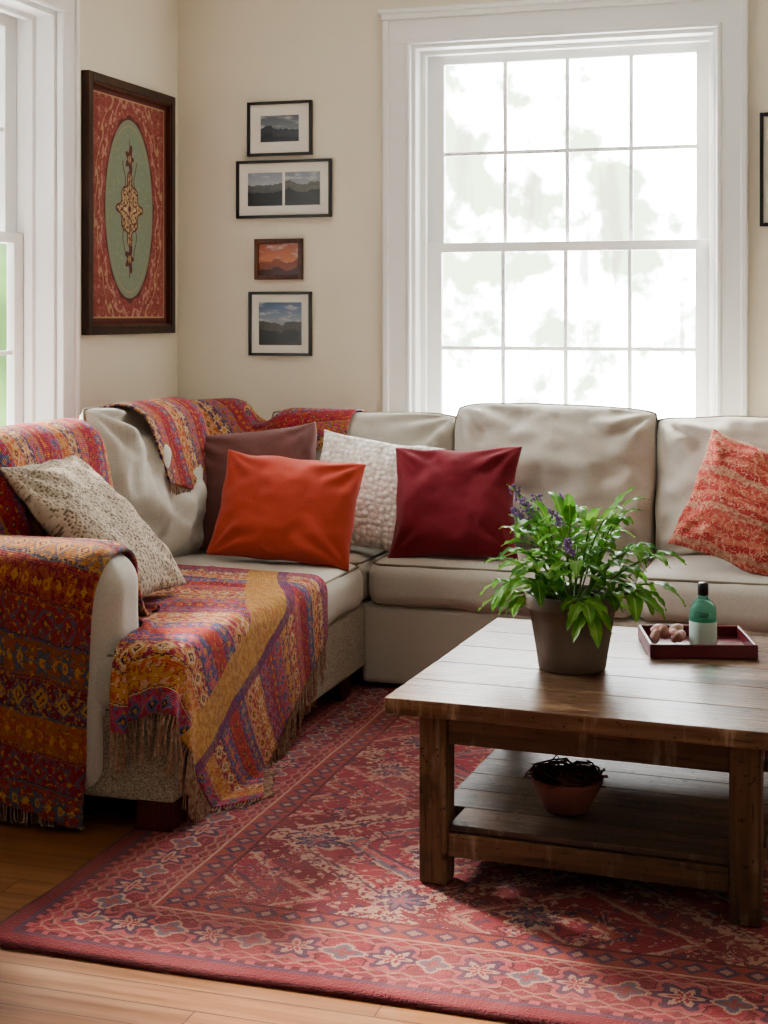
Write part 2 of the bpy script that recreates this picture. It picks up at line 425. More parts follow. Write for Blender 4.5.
def pillow(name,w,h,t,mat,loc,yaw=0,tilt=0,roll=0,p=2.6,q=0.55,pinch=0.06,wr=0.008,n=44,seed=0,pipe=None,sag=0.0,wf=1.0,cr=0.0):
    vs=[];uv=[];fs=[]
    idx={}
    def edge(u,v):
        x=w/2*u*(1-pinch*(1-v*v))*(1-cr*abs(v)**7); z=h/2*v*(1-pinch*(1-u*u))*(1-cr*1.5*abs(u)**7)
        z-=sag*(1-u*u)*max(v,0) ; 
        z+=0.010*noise.noise(Vector((u*2.2+seed,v*2.0,seed)))
        x+=0.010*noise.noise(Vector((u*2.2,v*2.0+seed,seed+5)))
        return x,z
    for side in (-1,1):
        for i in range(n+1):
            for j in range(n+1):
                u=-1+2*i/n; v=-1+2*j/n
                u=math.sin(u*math.pi/2)*0.6+u*0.4; v=math.sin(v*math.pi/2)*0.6+v*0.4
                bd=i in(0,n) or j in(0,n)
                if side==1 and bd: idx[(1,i,j)]=idx[(-1,i,j)]; continue
                x,z=edge(u,v)
                f=max(0,(1-abs(u)**p)*(1-abs(v)**p))**q
                th=t/2*f*(1-0.12*v)
                pn=Vector((x*7*wf+seed*3.1,z*7*wf,side*2.0+seed))
                wrk=noise.fractal(pn,1.0,2.0,3)*wr*2.0*min(1,f*1.5)
                rr=math.hypot(abs(u)-1,abs(v)-1); ang=math.atan2(1-abs(v)+1e-6,1-abs(u)+1e-6)
                wrk+=wr*0.9*math.sin(ang*11+seed)*math.exp(-((rr-0.45)/0.3)**2)*min(1,f*2)
                y=side*(th+wrk)
                idx[(side,i,j)]=len(vs); vs.append((x,y,z)); uv.append((x+0.5,z+0.5))
        for i in range(n):
            for j in range(n):
                a,b_,c_,d_=idx[(side,i,j)],idx[(side,i+1,j)],idx[(side,i+1,j+1)],idx[(side,i,j+1)]
                fs.append((a,b_,c_,d_) if side==-1 else (d_,c_,b_,a))
    o=mesh_obj(name,vs,fs,mat,True,uv)
    R=Matrix.Rotation(rad(yaw),4,'Z')@Matrix.Rotation(-rad(tilt),4,'X')@Matrix.Rotation(rad(roll),4,'Y')
    o.matrix_world=Matrix.Translation(loc)@R
    parts=[o]
    if pipe:
        pts=[]
        K=40
        seq=[(-1+2*k/K,-1) for k in range(K)]+[(1,-1+2*k/K) for k in range(K)]+[(1-2*k/K,1) for k in range(K)]+[(-1,1-2*k/K) for k in range(K)]
        for u,v in seq:
            x,z=edge(u,v); pts.append((x,0,z))
        c=curve(name+'_piping',[pts],0.0055,pipe,True)
        c.matrix_world=o.matrix_world.copy(); parts.append(c)
    return parts

def cushion(name,x0,x1,y0,y1,z0,z1,mat,r=0.05,puff=0.02,seed=0,n=26,pipe=m_pipe):
    cx,cy,cz=(x0+x1)/2,(y0+y1)/2,(z0+z1)/2; hx,hy,hz=(x1-x0)/2,(y1-y0)/2,(z1-z0)/2
    r=min(r,hz*0.95)
    bm=bmesh.new(); bmesh.ops.create_cube(bm,size=2.0)
    bmesh.ops.subdivide_edges(bm,edges=list(bm.edges),cuts=n,use_grid_fill=True)
    for v in bm.verts:
        p=Vector((math.copysign(abs(v.co.x)**0.8,v.co.x)*hx,math.copysign(abs(v.co.y)**0.8,v.co.y)*hy,v.co.z*hz))
        q=Vector((max(-hx+r,min(hx-r,p.x)),max(-hy+r,min(hy-r,p.y)),max(-hz+r,min(hz-r,p.z))))
        d=p-q
        if d.length>1e-9: p=q+d.normalized()*r
        u=p.x/hx; w=p.y/hy; s=p.z/hz
        p.z+=s*puff*(1-u**4)*(1-w**4)
        if abs(w)>0.5: p.y+=math.copysign(puff*0.5*(1-u**4)*(1-s*s),w)
        if abs(u)>0.5: p.x+=math.copysign(puff*0.5*(1-w**4)*(1-s*s),u)
        nn=noise.fractal(Vector((p.x*4+seed,p.y*4,p.z*5+seed)),1.0,2.0,3)
        p+=p.normalized()*nn*0.006; p.z+=s*nn*0.006
        v.co=p
    o=bm_obj(name,bm,mat,True,(cx,cy,cz)); parts=[o]
    if pipe:
        for s in (1,-1):
            pts=[]; k=r*0.3; ex,ey=hx-k,hy-k; rc=r*0.8
            for (sx,sy,a0) in ((1,1,0),(-1,1,90),(-1,-1,180),(1,-1,270)):
                for a in range(0,91,15):
                    aa=rad(a0+a); pts.append((sx*(ex-rc)+rc*math.cos(aa),sy*(ey-rc)+rc*math.sin(aa),s*(hz-k+0.002)))
            c=curve(name+'_piping',[pts],0.005,pipe,True); c.location=(cx,cy,cz); parts.append(c)
    return parts

# ------------------------------------------------------------ camera
H=1.36; YAW=17.4
cam=D.cameras.new('camera'); co=link(D.objects.new('camera',cam))
co.location=(0,0,H); co.rotation_euler=(rad(90),0,rad(YAW))
cam.sensor_fit='VERTICAL'; cam.sensor_height=36; cam.lens=1487/1024*36; cam.shift_y=-197/1024
cam.clip_start=0.05; SC.camera=co

# ------------------------------------------------------------ room shell
WX=-2.906; WY=6.15; CZ=2.95; T=0.205
Y0=-1.2; X1=2.4
WZ0,WZ1=0.74,2.53   # window opening
def wall_with_holes(name,along,a0,a1,fixed0,fixed1,holes):
    L=[]; cur=a0
    for h0,h1 in holes:
        L.append((cur,h0,0,CZ)); L.append((h0,h1,0,WZ0)); L.append((h0,h1,WZ1,CZ)); cur=h1
    L.append((cur,a1,0,CZ))
    bl=[]
    for s0,s1,z0,z1 in L:
        bl.append((s0,s1,fixed0,fixed1,z0,z1) if along=='x' else (fixed0,fixed1,s0,s1,z0,z1))
    return boxes(name,bl,m_wall)
bwc=-1.158; ow=0.65
lwc=4.43
wall_with_holes('wall_back','x',WX-T,X1+T,WY,WY+T,[(bwc-ow,bwc+ow)])
wall_with_holes('wall_left','y',Y0,WY,WX-T,WX,[(lwc-ow,lwc+ow)])
box('wall_right',X1,X1+T,Y0,WY,0,CZ,mat=m_wall)
box('ceiling',WX-T,X1+T,Y0,WY+T,CZ,CZ+0.1,mat=m_ceil)
fo=box('floor',WX-T,X1+T,Y0,WY+T,-0.05,0,mat=m_floor)
boxes('baseboard_back',[(WX,X1,WY-0.016,WY,0,0.14),(WX,X1,WY-0.022,WY,0,0.02)],m_trim,0.003)
boxes('baseboard_left',[(WX,WX+0.016,Y0,WY-0.025,0,0.14),(WX,WX+0.022,Y0,WY-0.025,0,0.02)],m_trim,0.003)
box('baseboard_right',X1-0.016,X1,Y0,WY-0.025,0,0.14,mat=m_trim,bev=0.003)

def window(name,loc,rotz):
    P=[]
    co_=0.762
    def B(nm,lst,mat=m_trim,bev=0.003): 
        o=boxes(nm,lst,mat,bev); P.append(o)
    B('casing',[(-co_,-ow-0.001,-0.022,0.004,WZ0-0.02,WZ1+0.002),(ow+0.001,co_,-0.022,0.004,WZ0-0.02,WZ1+0.002),
       (-co_+0.001,co_-0.001,-0.0225,0.004,WZ1+0.001,WZ1+0.125)])
    B('casing_bead',[(-co_-0.005,-co_+0.022,-0.034,0.003,WZ0-0.018,WZ1+0.1),(co_-0.022,co_+0.005,-0.034,0.003,WZ0-0.018,WZ1+0.1),
       (-ow-0.014,-ow+0.006,-0.028,0.004,WZ0,WZ1-0.006),(ow-0.006,ow+0.014,-0.028,0.004,WZ0,WZ1-0.006),(-ow-0.014,ow+0.014,-0.0285,0.004,WZ1-0.006,WZ1+0.014),
       (-co_-0.01,co_+0.01,-0.038,0.003,WZ1+0.10,WZ1+0.128),(-co_-0.022,co_+0.022,-0.05,0.002,WZ1+0.125,WZ1+0.145)],bev=0.006)
    B('stool',[(-co_-0.03,co_+0.03,-0.06,0.16,WZ0-0.03,WZ0+0.001)],bev=0.006)
    B('apron',[(-co_,co_,-0.018,0.003,WZ0-0.12,WZ0-0.029)])
    j=0.022
    B('jamb',[(-ow-0.002,-ow+j,0.0045,T-0.001,WZ0+0.002,WZ1-0.001),(ow-j,ow+0.002,0.0045,T-0.001,WZ0+0.002,WZ1-0.001),(-ow+0.001,ow-0.001,0.005,T-0.002,WZ1-j,WZ1+0.002),(-ow+0.001,ow-0.001,0.02,T+0.03,WZ0-0.003,WZ0+j)],bev=0.001)
    B('stop',[(-ow+j-0.002,-ow+j+0.022,0.085,0.122,WZ0+j,WZ1-j),(ow-j-0.022,ow-j+0.002,0.085,0.122,WZ0+j,WZ1-j),(-ow+j,ow-j,0.086,0.121,WZ1-j-0.018,WZ1-j+0.002)],bev=0.003)
    gi=0.545; so=ow-j-0.0015
    zt,zm,zb=2.458,1.655,0.80
    def sash(nm,y0,y1,g0,g1,bot,top):
        L=[(-so,-gi,y0,y1,g0-bot,g1+top),(gi,so,y0,y1,g0-bot,g1+top),(-gi-0.003,gi+0.003,y0+0.0005,y1-0.0005,g0-bot+0.0005,g0),(-gi-0.003,gi+0.003,y0+0.0005,y1-0.0005,g1,g1+top-0.0005)]
        B(nm,L,bev=0.003)
        mw=0.0085; M_=[]
        for k in (1,2,3): 
            x=-gi+2*gi*k/4; M_.append((x-mw,x+mw,y0+0.008,y1-0.008,g0-0.002,g1+0.002))
        zc=(g0+g1)/2; M_.append((-gi-0.002,gi+0.002,y0+0.0085,y1-0.0085,zc-mw,zc+mw))
        B(nm+'_muntins',M_,bev=0.002)
        B(nm+'_glass',[(-gi,gi,(y0+y1)/2-0.002,(y0+y1)/2+0.002,g0,g1)],m_glass,0)
    sash('upper_sash',0.165,0.20,zm+0.02,zt,0.04,0.048)
    sash('lower_sash',0.125,0.16,zb,zm-0.022,0.037,0.042)
    e=group(name,P,(0,0,0)); e.location=loc; e.rotation_euler=(0,0,rotz); return e
window('window_1',(bwc,WY,0),0)
window('window_2',(WX,lwc,0),rad(90))

# ------------------------------------------------------------ pictures
def canvas(name,w,h,mat):
    return mesh_obj(name,[(-w/2,0,-h/2),(w/2,0,-h/2),(w/2,0,h/2),(-w/2,0,h/2)],[(0,1,2,3)],mat,False,[(-w/2,-h/2),(w/2,-h/2),(w/2,h/2),(-w/2,h/2)])
def picture(name,w,h,fw,fd,mframe,mpic,loc,rotz,matw=0.0,split=False,bead=None):
    P=[boxes('frame',[(-w/2,-w/2+fw,-fd,0,-h/2,h/2),(w/2-fw,w/2,-fd,0,-h/2,h/2),(-w/2+fw,w/2-fw,-fd,0,-h/2,-h/2+fw),(-w/2+fw,w/2-fw,-fd,0,h/2-fw,h/2)],mframe,0.002)]
    P.append(box('backing',-w/2+0.003,w/2-0.003,-0.004,-0.0005,-h/2+0.003,h/2-0.003,mat=m_black))
    iw,ih=w-2*fw,h-2*fw
    if bead: P.append(boxes('frame_bead',[(-iw/2-.002,-iw/2+.008,-fd*.8,0,-ih/2,ih/2),(iw/2-.008,iw/2+.002,-fd*.8,0,-ih/2,ih/2),(-iw/2,iw/2,-fd*.8,0,-ih/2-.002,-ih/2+.008),(-iw/2,iw/2,-fd*.8,0,ih/2-.008,ih/2+.002)],bead,0.001))
    if matw>0:
        P.append(box('mat',-iw/2,iw/2,-0.009,-0.004,-ih/2,ih/2,mat=m_mat))
    if split:
        ww=(iw-2*matw-0.012)/2
        for s,mm in ((-1,mpic[0]),(1,mpic[1])):
            c=canvas('print',ww,ih-2*matw,mm); c.location=(s*(ww/2+0.006),-0.0105,0); P.append(c)
    else:
        c=canvas('print',iw-2*matw,ih-2*matw,mpic); c.location=(0,-0.0105,0); P.append(c)
    e=group(name,P,(0,0,0)); e.location=loc; e.rotation_euler=(0,0,rotz); return e
ph1=m_photo('print_seascape',C(96,104,116),C(120,124,130),C(40,44,50),C(70,74,82),1.3,0.0)
ph2=m_photo('print_hills',C(130,140,156),C(180,182,184),C(56,60,62),C(104,108,104),4.1,0.01)
ph2b=m_photo('print_valley',C(120,128,140),C(150,152,150),C(50,52,50),C(110,110,100),8.1,0.02)
ph3=m_photo('print_sunset',C(156,82,52),C(190,110,66),C(100,48,32),C(156,84,50),6.1,-0.01)
ph4=m_photo('print_lake',C(70,92,126),C(150,156,160),C(44,46,44),C(84,76,64),9.4,0.0)
def pic_back(x0,x1,z0,z1,*a,name='framed_picture',**k):
    return picture(name,x1-x0,z1-z0,*a,((x0+x1)/2,WY-0.001,(z0+z1)/2),0.0,**k)
pic_back(-2.56,-2.255,2.065,2.305,0.012,0.022,m_black,ph1,matw=0.05)
pic_back(-2.613,-2.164,1.79,2.045,0.012,0.022,m_black,(ph2,ph2b),matw=0.042,split=True)
pic_back(-2.526,-2.299,1.517,1.697,0.02,0.02,m_frame_o,ph3)
pic_back(-2.553,-2.257,1.18,1.463,0.012,0.022,m_black,ph4,matw=0.035)
pic_back(-0.345,0.06,1.715,2.17,0.014,0.022,m_black,ph2,matw=0.06)
picture('framed_tapestry',0.79,1.05,0.036,0.035,m_frame,m_paintm(0.36,0.49),(WX+0.001,5.655,1.805),rad(90),bead=m_frame_o)

# ------------------------------------------------------------ rug
rx0,rx1,ry0,ry1=-1.80,0.95,2.80,5.35
hx,hy=(rx1-rx0)/2,(ry1-ry0)/2
NX,NY=110,100
vs=[];fs=[]
for lay in (1,0):
    for i in range(NX+1):
        for j in range(NY+1):
            x=-hx+2*hx*i/NX; y=-hy+2*hy*j/NY
            ed=min(hx-abs(x),hy-abs(y))
            y2=y+(0.016*noise.noise(Vector((x*1.5,0,3))) if j<3 else 0); x2=x+(0.014*noise.noise(Vector((0,y*1.5,7))) if i<3 else 0)
            z=0.001 if lay==0 else 0.011+0.003*noise.noise(Vector((x*3,y*3,1)))+ (0.010*max(0,noise.noise(Vector((x*2.2,y*2.2,5))))*math.exp(-ed*8))
            if lay==1 and ed<0.004: z-=0.004
            vs.append((x2,y2,z))
K=(NX+1)*(NY+1); g=lambda l,i,j:l*K+i*(NY+1)+j
for i in range(NX):
    for j in range(NY):
        fs.append((g(0,i,j),g(0,i+1,j),g(0,i+1,j+1),g(0,i,j+1)))
        fs.append((g(1,i,j+1),g(1,i+1,j+1),g(1,i+1,j),g(1,i,j)))
for i in range(NX):
    fs.append((g(1,i,0),g(1,i+1,0),g(0,i+1,0),g(0,i,0))); fs.append((g(0,i,NY),g(0,i+1,NY),g(1,i+1,NY),g(1,i,NY)))
for j in range(NY):
    fs.append((g(0,0,j),g(0,0,j+1),g(1,0,j+1),g(1,0,j))); fs.append((g(1,NX,j),g(1,NX,j+1),g(0,NX,j+1),g(0,NX,j)))
rug=mesh_obj('persian_rug',vs,fs,m_rugm(hx,hy),True); rug.location=((rx0+rx1)/2,(ry0+ry1)/2,0)

# ------------------------------------------------------------ sofa
S=[]
FX=-1.66; FY=5.09; NYs=3.50
S+= [boxes('base_chaise',[(-2.86,FX-0.015,NYs+0.015,6.1,0.085,0.315)],m_sofa_tw,0.02,3)]
S+= [boxes('base_main',[(FX-0.03,1.15,FY+0.02,6.1,0.03,0.315)],m_sofa,0.02,3)]
S+= [boxes('frame_back_side',[(-2.87,-2.66,NYs+0.02,6.1,0.085,0.86)],m_sofa,0.05,4)]
S+= [boxes('frame_back_main',[(-2.66,1.15,5.88,6.1,0.085,0.86)],m_sofa,0.05,4)]
S+= cushion('seat_cushion_chaise',-2.64,FX,NYs+0.01,FY+0.0,0.305,0.475,m_sofa,0.055,0.014,1,n=30)
S+= cushion('seat_cushion_corner',-2.64,FX-0.02,FY+0.005,5.88,0.305,0.47,m_sofa,0.05,0.012,2)
S+= cushion('seat_cushion_1',FX-0.005,-0.71,FY,5.88,0.305,0.475,m_sofa,0.055,0.014,3)
S+= cushion('seat_cushion_2',-0.705,0.235,FY,5.88,0.305,0.475,m_sofa,0.055,0.014,4)
S+= cushion('seat_cushion_3',0.24,0.93,FY,5.88,0.305,0.475,m_sofa,0.055,0.014,5)
def arm(name,x0,x1,y0,y1,z1,mat):
    return cushion(name,x0,x1,y0,y1,0.08,z1,mat,r=0.10,puff=0.008,seed=9,n=24,pipe=None)
S+= arm('arm_side',-2.87,-1.85,3.485,3.735,0.725,m_sofa)
S+= arm('arm_main',0.94,1.18,5.09,6.1,0.72,m_sofa)
for i,(x,y) in enumerate([(-1.735,3.57),(-2.76,3.57),(-1.74,4.95),(1.05,5.2),(-0.4,5.25),(1.05,6.0),(-2.76,5.9)]):
    S+= [box('leg_%d'%(i+1),x-0.05,x+0.05,y-0.05,y+0.05,0.013 if x>-1.8 and y<5.3 and x<0.9 else 0.0,0.10,mat=m_leg,bev=0.006)]
kw=dict(p=3.6,q=0.47,pinch=0.012,wr=0.02,pipe=m_pipe,cr=0.035)
S+= pillow('back_cushion_1',0.80,0.54,0.27,m_sofa,(-1.88,5.66,0.705),0,13,0,seed=1,sag=0.0,**kw)
S+= pillow('back_cushion_2',0.80,0.58,0.30,m_sofa,(-1.09,5.64,0.72),0,12,0.8,seed=2,sag=-0.010,**kw)
S+= pillow('back_cushion_3',0.80,0.55,0.30,m_sofa,(-0.30,5.64,0.708),0,12,-0.5,seed=3,sag=-0.004,**kw)
S+= pillow('back_cushion_4',0.66,0.55,0.28,m_sofa,(0.45,5.66,0.71),0,12,0,seed=4,**kw)
S+= pillow('back_cushion_5',0.76,0.60,0.27,m_sofa,(-2.45,4.93,0.74),90,13,2,seed=5,**kw)
S+= pillow('back_cushion_6',0.76,0.57,0.26,m_sofa,(-2.47,4.16,0.725),90,12,0,seed=6,**kw)
S+= pillow('back_cushion_7',0.50,0.56,0.22,m_sofa,(-2.50,5.58,0.73),62,12,0,seed=7,**kw)
sofa=group('sectional_sofa',S,(-1.0,5.2,0.0))

# ------------------------------------------------------------ throw pillows
pillow('throw_pillow',0.52,0.40,0.17,m_orange,(-1.925,4.98,0.665),8,26,5,seed=11,pinch=0.05,wr=0.010)
pillow('throw_pillow',0.50,0.45,0.17,m_brown,(-2.14,5.24,0.715),28,20,-5,seed=12,pinch=0.07)
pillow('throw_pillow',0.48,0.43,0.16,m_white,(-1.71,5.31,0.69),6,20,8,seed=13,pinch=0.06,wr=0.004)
pillow('throw_pillow',0.48,0.43,0.18,m_maroon,(-1.375,5.25,0.675),2,22,-2,seed=14,pinch=0.09,wr=0.010)
pillow('throw_pillow',0.46,0.44,0.18,m_pais_,(-0.32,5.27,0.695),-4,22,18,seed=15,pinch=0.06)
pillow('throw_pillow',0.42,0.56,0.15,m_speck,(-2.17,4.02,0.72),88,46,0,seed=16,pinch=0.05)

# ------------------------------------------------------------ cloth
def rb(x0,x1,y0,y1,z0,z1,r): return (np.array([(x0+x1)/2,(y0+y1)/2,(z0+z1)/2]),np.array([(x1-x0)/2,(y1-y0)/2,(z1-z0)/2]),np.eye(3),r)
def rob(loc,w,t,h,yaw,tilt,r):
    R=(Matrix.Rotation(rad(yaw),3,'Z')@Matrix.Rotation(-rad(tilt),3,'X'))
    return (np.array(loc),np.array([w/2,t/2,h/2]),np.array(R),r)
COL=[rb(-2.66,FX,NYs,FY,0.1,0.488,0.04),rb(-2.66,FX,FY,6.1,0.1,0.485,0.04),rb(FX,1.1,FY,6.1,0.1,0.488,0.04),
 rb(-2.87,-1.845,3.48,3.74,0.0,0.735,0.10),rb(-2.87,-2.66,3.5,6.1,0.0,0.865,0.05),rb(-2.66,1.1,5.88,6.1,0,0.865,0.05),
 rob((-1.88,5.66,0.705),0.78,0.26,0.53,0,13,0.11),rob((-2.45,4.93,0.74),0.74,0.27,0.59,90,13,0.11),
 rob((-2.47,4.16,0.725),0.74,0.26,0.56,90,12,0.11),rob((-2.50,5.58,0.73),0.48,0.22,0.55,62,12,0.10)]
def collide(pos,prev,th,fric,grip):
    p=pos.reshape(-1,3); pr=prev.reshape(-1,3)
    for c,h,R,r in COL:
        l=(p-c)@R
        q=np.abs(l)-(h-r); sg=np.sign(l); sg[sg==0]=1
        qp=np.maximum(q,0); ln=np.linalg.norm(qp,axis=1)
        inside=ln<1e-9
        d=np.where(inside,q.max(axis=1),ln)-r
        hit=d<th
        if not hit.any(): continue
        gq=np.where(inside[:,None],(q==q.max(axis=1,keepdims=True)).astype(float),qp/np.maximum(ln,1e-9)[:,None])
        gw=((gq*sg)@R.T)[hit]
        p[hit]+=(th-d[hit])[:,None]*gw
        dp=p[hit]-pr[hit]; dn=(dp*gw).sum(1,keepdims=True)*gw
        gr=np.where(gw[:,2:3]>0.5,grip,grip*0.35)
        p[hit]-=(dp-dn)*gr
        pr[hit]=p[hit]-(p[hit]-pr[hit])*fric
    f=p[:,2]<0.018
    p[f,2]=0.018; pr[f]=p[f]-(p[f]-pr[f])*fric
    w=p[:,0]<WX+0.015; p[w,0]=WX+0.015
    w=p[:,1]>WY-0.015; p[w,1]=WY-0.015
def blanket_obj(name,fn,z0,n,m,mat,steps=260,th=0.008,fringe=(),fmat=None,flen=0.07,uvs=1.0,fric=0.12,seed=0,iters=7,grip=0.93):
    rs=np.random.RandomState(seed)
    pos=np.zeros((n,m,3))
    for i in range(n):
        for j in range(m):
            x,y=fn(i/(n-1),j/(m-1)); pos[i,j]=(x,y,z0)
    ph=rs.rand(6)*6
    X_,Y_=pos[:,:,0].copy(),pos[:,:,1].copy()
    pos[:,:,2]+=rs.rand(n,m)*0.006+0.016*np.sin(X_*19+Y_*7+ph[0])+0.015*np.sin(Y_*23-X_*9+ph[1])
    flat=pos.copy()
    du=np.linalg.norm(np.diff(flat[:,:,:2],axis=0),axis=2).mean()*(n-1); dv=np.linalg.norm(np.diff(flat[:,:,:2],axis=1),axis=2).mean()*(m-1)
    sets=[]
    def reg(f):
        A,B=f(flat); sets.append((f,np.linalg.norm(A-B,axis=-1)*1.03))
    def mk(st,kind):
        def f(P):
            if kind=='h': A=P[st:-1:2];B=P[st+1::2]
            elif kind=='v': A=P[:,st:-1:2];B=P[:,st+1::2]
            elif kind=='d1': A=P[st:-1:2,:-1];B=P[st+1::2,1:]
            else: A=P[st:-1:2,1:];B=P[st+1::2,:-1]
            return A,B
        return f
    for k in ('h','v','d1','d2'):
        for st in (0,1): reg(mk(st,k))
    kst={0:1,1:1,2:1,3:1,4:.5,5:.5,6:.5,7:.5}
    b1=np.linalg.norm(flat[2:,:,:2]-flat[:-2,:,:2],axis=-1); b2=np.linalg.norm(flat[:,2:,:2]-flat[:,:-2,:2],axis=-1)
    prev=pos.copy()
    for s in range(steps):
        v=(pos-prev)*0.97
        sp=np.linalg.norm(v,axis=2,keepdims=True); v*=np.minimum(1,0.012/np.maximum(sp,1e-9))
        prev=pos.copy(); pos=pos+v; pos[:,:,2]-=0.0012
        for it in range(iters):
            for k,(f,L) in enumerate(sets):
                A,B=f(pos); d=B-A; l=np.linalg.norm(d,axis=-1)
                c=(((l-L)/np.maximum(l,1e-9))*0.5*kst[k])[...,None]*d
                A+=c; B-=c
            if it%2==0:
                for A,B,L in ((pos[:-2],pos[2:],b1),(pos[:,:-2],pos[:,2:],b2)):
                    d=B-A; l=np.linalg.norm(d,axis=-1); k_=np.where(l<L,0.08,0.0)
                    c=(((l-L)/np.maximum(l,1e-9))*k_)[...,None]*d
                    c=c.copy(); A+=c; B-=c
        collide(pos,prev,th,fric,grip)
    vs=pos.reshape(-1,3); ctr=vs.mean(axis=0)
    fs=[(i*m+j,(i+1)*m+j,(i+1)*m+j+1,i*m+j+1) for i in range(n-1) for j in range(m-1)]
    uv=[(i/(n-1)*du*uvs,j/(m-1)*dv*uvs) for i in range(n) for j in range(m)]
    o=mesh_obj(name,vs-ctr,fs,mat,True,uv); o.location=ctr
    sd=o.modifiers.new('sub','SUBSURF'); sd.levels=1; sd.render_levels=1
    so=o.modifiers.new('solid','SOLIDIFY'); so.thickness=0.008; so.offset=0.0
    polys=[]
    for side in fringe:
        E_={'i0':(pos[0],pos[1]),'i1':(pos[-1],pos[-2]),'j0':(pos[:,0],pos[:,1]),'j1':(pos[:,-1],pos[:,-2])}[side]
        ed,inn=E_; L=np.concatenate([[0],np.cumsum(np.linalg.norm(np.diff(ed,axis=0),axis=1))])
        t=0.0
        while t<L[-1]:
            base=np.array([np.interp(t,L,ed[:,k]) for k in range(3)]); ib=np.array([np.interp(t,L,inn[:,k]) for k in range(3)])
            out=base-ib; out/=max(np.linalg.norm(out),1e-6)
            ln=flen*(0.75+0.5*random.random()); jit=np.array([random.uniform(-.35,.35),random.uniform(-.35,.35),0])
            for tw in range(3):
                pts=[base]; d=out.copy(); j2=jit+np.array([random.uniform(-.16,.16),random.uniform(-.16,.16),0])
                for q in range(5):
                    d=d*0.55+np.array([0,0,-0.55])+j2*0.2; dd=d/np.linalg.norm(d)
                    nx=pts[-1]+dd*ln/5
                    if nx[2]<0.016: nx[2]=0.016+random.random()*0.004
                    pts.append(nx)
                polys.append([tuple(p-ctr) for p in pts])
            t+=0.011
    if polys:
        f=curve(name+'_fringe',polys,0.0015,fmat,False,1,radii=[1.4,1.0,1.0,0.9,0.9,0.7]); f.parent=o
    return o
def bil(P00,P10,P01,P11,bow0=(0,0),bow1=(0,0)):
    def f(s,t):
        x=(1-s)*(1-t)*P00[0]+s*(1-t)*P10[0]+(1-s)*t*P01[0]+s*t*P11[0]
        y=(1-s)*(1-t)*P00[1]+s*(1-t)*P10[1]+(1-s)*t*P01[1]+s*t*P11[1]
        k=4*s*(1-s)*(1-t); x+=bow0[0]*k; y+=bow0[1]*k
        return x,y
    return f
blanket_obj('throw_blanket',bil((-1.89,3.30),(-1.27,3.86),(-2.30,4.68),(-1.53,4.62),bow0=(0.04,-0.04)),0.52,52,72,m_bl_seat,steps=200,fringe=('j0','i1'),fmat=m_fringe_y,flen=0.10,seed=1)
blanket_obj('throw_blanket',bil((-2.86,3.14),(-1.90,2.98),(-2.86,4.20),(-1.87,4.10)),0.77,60,72,m_bl_arm,steps=230,fringe=('j0',),fmat=m_fringe_d,flen=0.13,seed=2)
blanket_obj('throw_blanket',bil((-2.84,3.72),(-2.15,3.70),(-2.84,4.52),(-2.12,4.48)),1.04,48,50,m_bl_back,steps=220,seed=3)
blanket_obj('throw_blanket',bil((-2.84,4.60),(-2.18,4.84),(-2.84,5.98),(-2.00,5.84)),1.08,52,68,m_bl_back,steps=220,seed=4,fringe=('i1',),fmat=m_fringe_y,flen=0.03)
blanket_obj('throw_blanket',bil((-2.46,5.42),(-1.92,5.50),(-2.46,6.10),(-1.82,6.10)),1.05,44,44,m_bl_back,steps=200,seed=5,uvs=0.9)

# ------------------------------------------------------------ coffee table
TW,TD=0.92,0.98; P=[]
nb=5
for i in range(nb):
    P.append(box('top_board_%d'%(i+1),random.uniform(0,0.003),TW-random.uniform(0,0.003),TD*i/nb+0.0003,TD*(i+1)/nb-0.0003,0.424,0.463,mat=m_tabletop,bev=0.003))
ins=0.065; lw=0.068
for k,(x,y) in enumerate([(ins,ins),(TW-ins-lw,ins),(ins,TD-ins-lw),(TW-ins-lw,TD-ins-lw)]):
    P.append(box('leg_%d'%(k+1),x,x+lw,y,y+lw,0.014,0.4235,mat=m_tablez,bev=0.004))
P.append(boxes('apron',[(ins+lw,TW-ins-lw,ins+0.012,ins+0.037,0.345,0.4235),(ins+lw,TW-ins-lw,TD-ins-0.037,TD-ins-0.012,0.345,0.4235)],m_tabley,0.003))
P.append(boxes('apron_sides',[(ins+0.012,ins+0.037,ins+lw,TD-ins-lw,0.345,0.4235),(TW-ins-0.037,TW-ins-0.012,ins+lw,TD-ins-lw,0.345,0.4235)],m_tabley,0.003))
P.append(boxes('stretcher',[(ins+lw,TW-ins-lw,ins+0.01,ins+0.04,0.08,0.136),(ins+lw,TW-ins-lw,TD-ins-0.04,TD-ins-0.01,0.08,0.136),(ins+0.01,ins+0.04,ins+lw,TD-ins-lw,0.08,0.136),(TW-ins-0.04,TW-ins-0.01,ins+lw,TD-ins-lw,0.08,0.136)],m_tabley,0.003))
for i in range(6):
    a=ins+0.02; bdp=(TD-2*a)/6
    x0=ins+0.004 if 0<i<5 else ins+lw; x1=TW-x0
    P.append(box('shelf_board_%d'%(i+1),x0,x1,a+bdp*i+0.001,a+bdp*(i+1)-0.001,0.137,0.152,mat=m_shelf,bev=0.002))
tb=group('coffee_table',P,(0,0,0)); tb.location=(-1.044,3.33,0); tb.rotation_euler=(0,0,rad(-2.5))

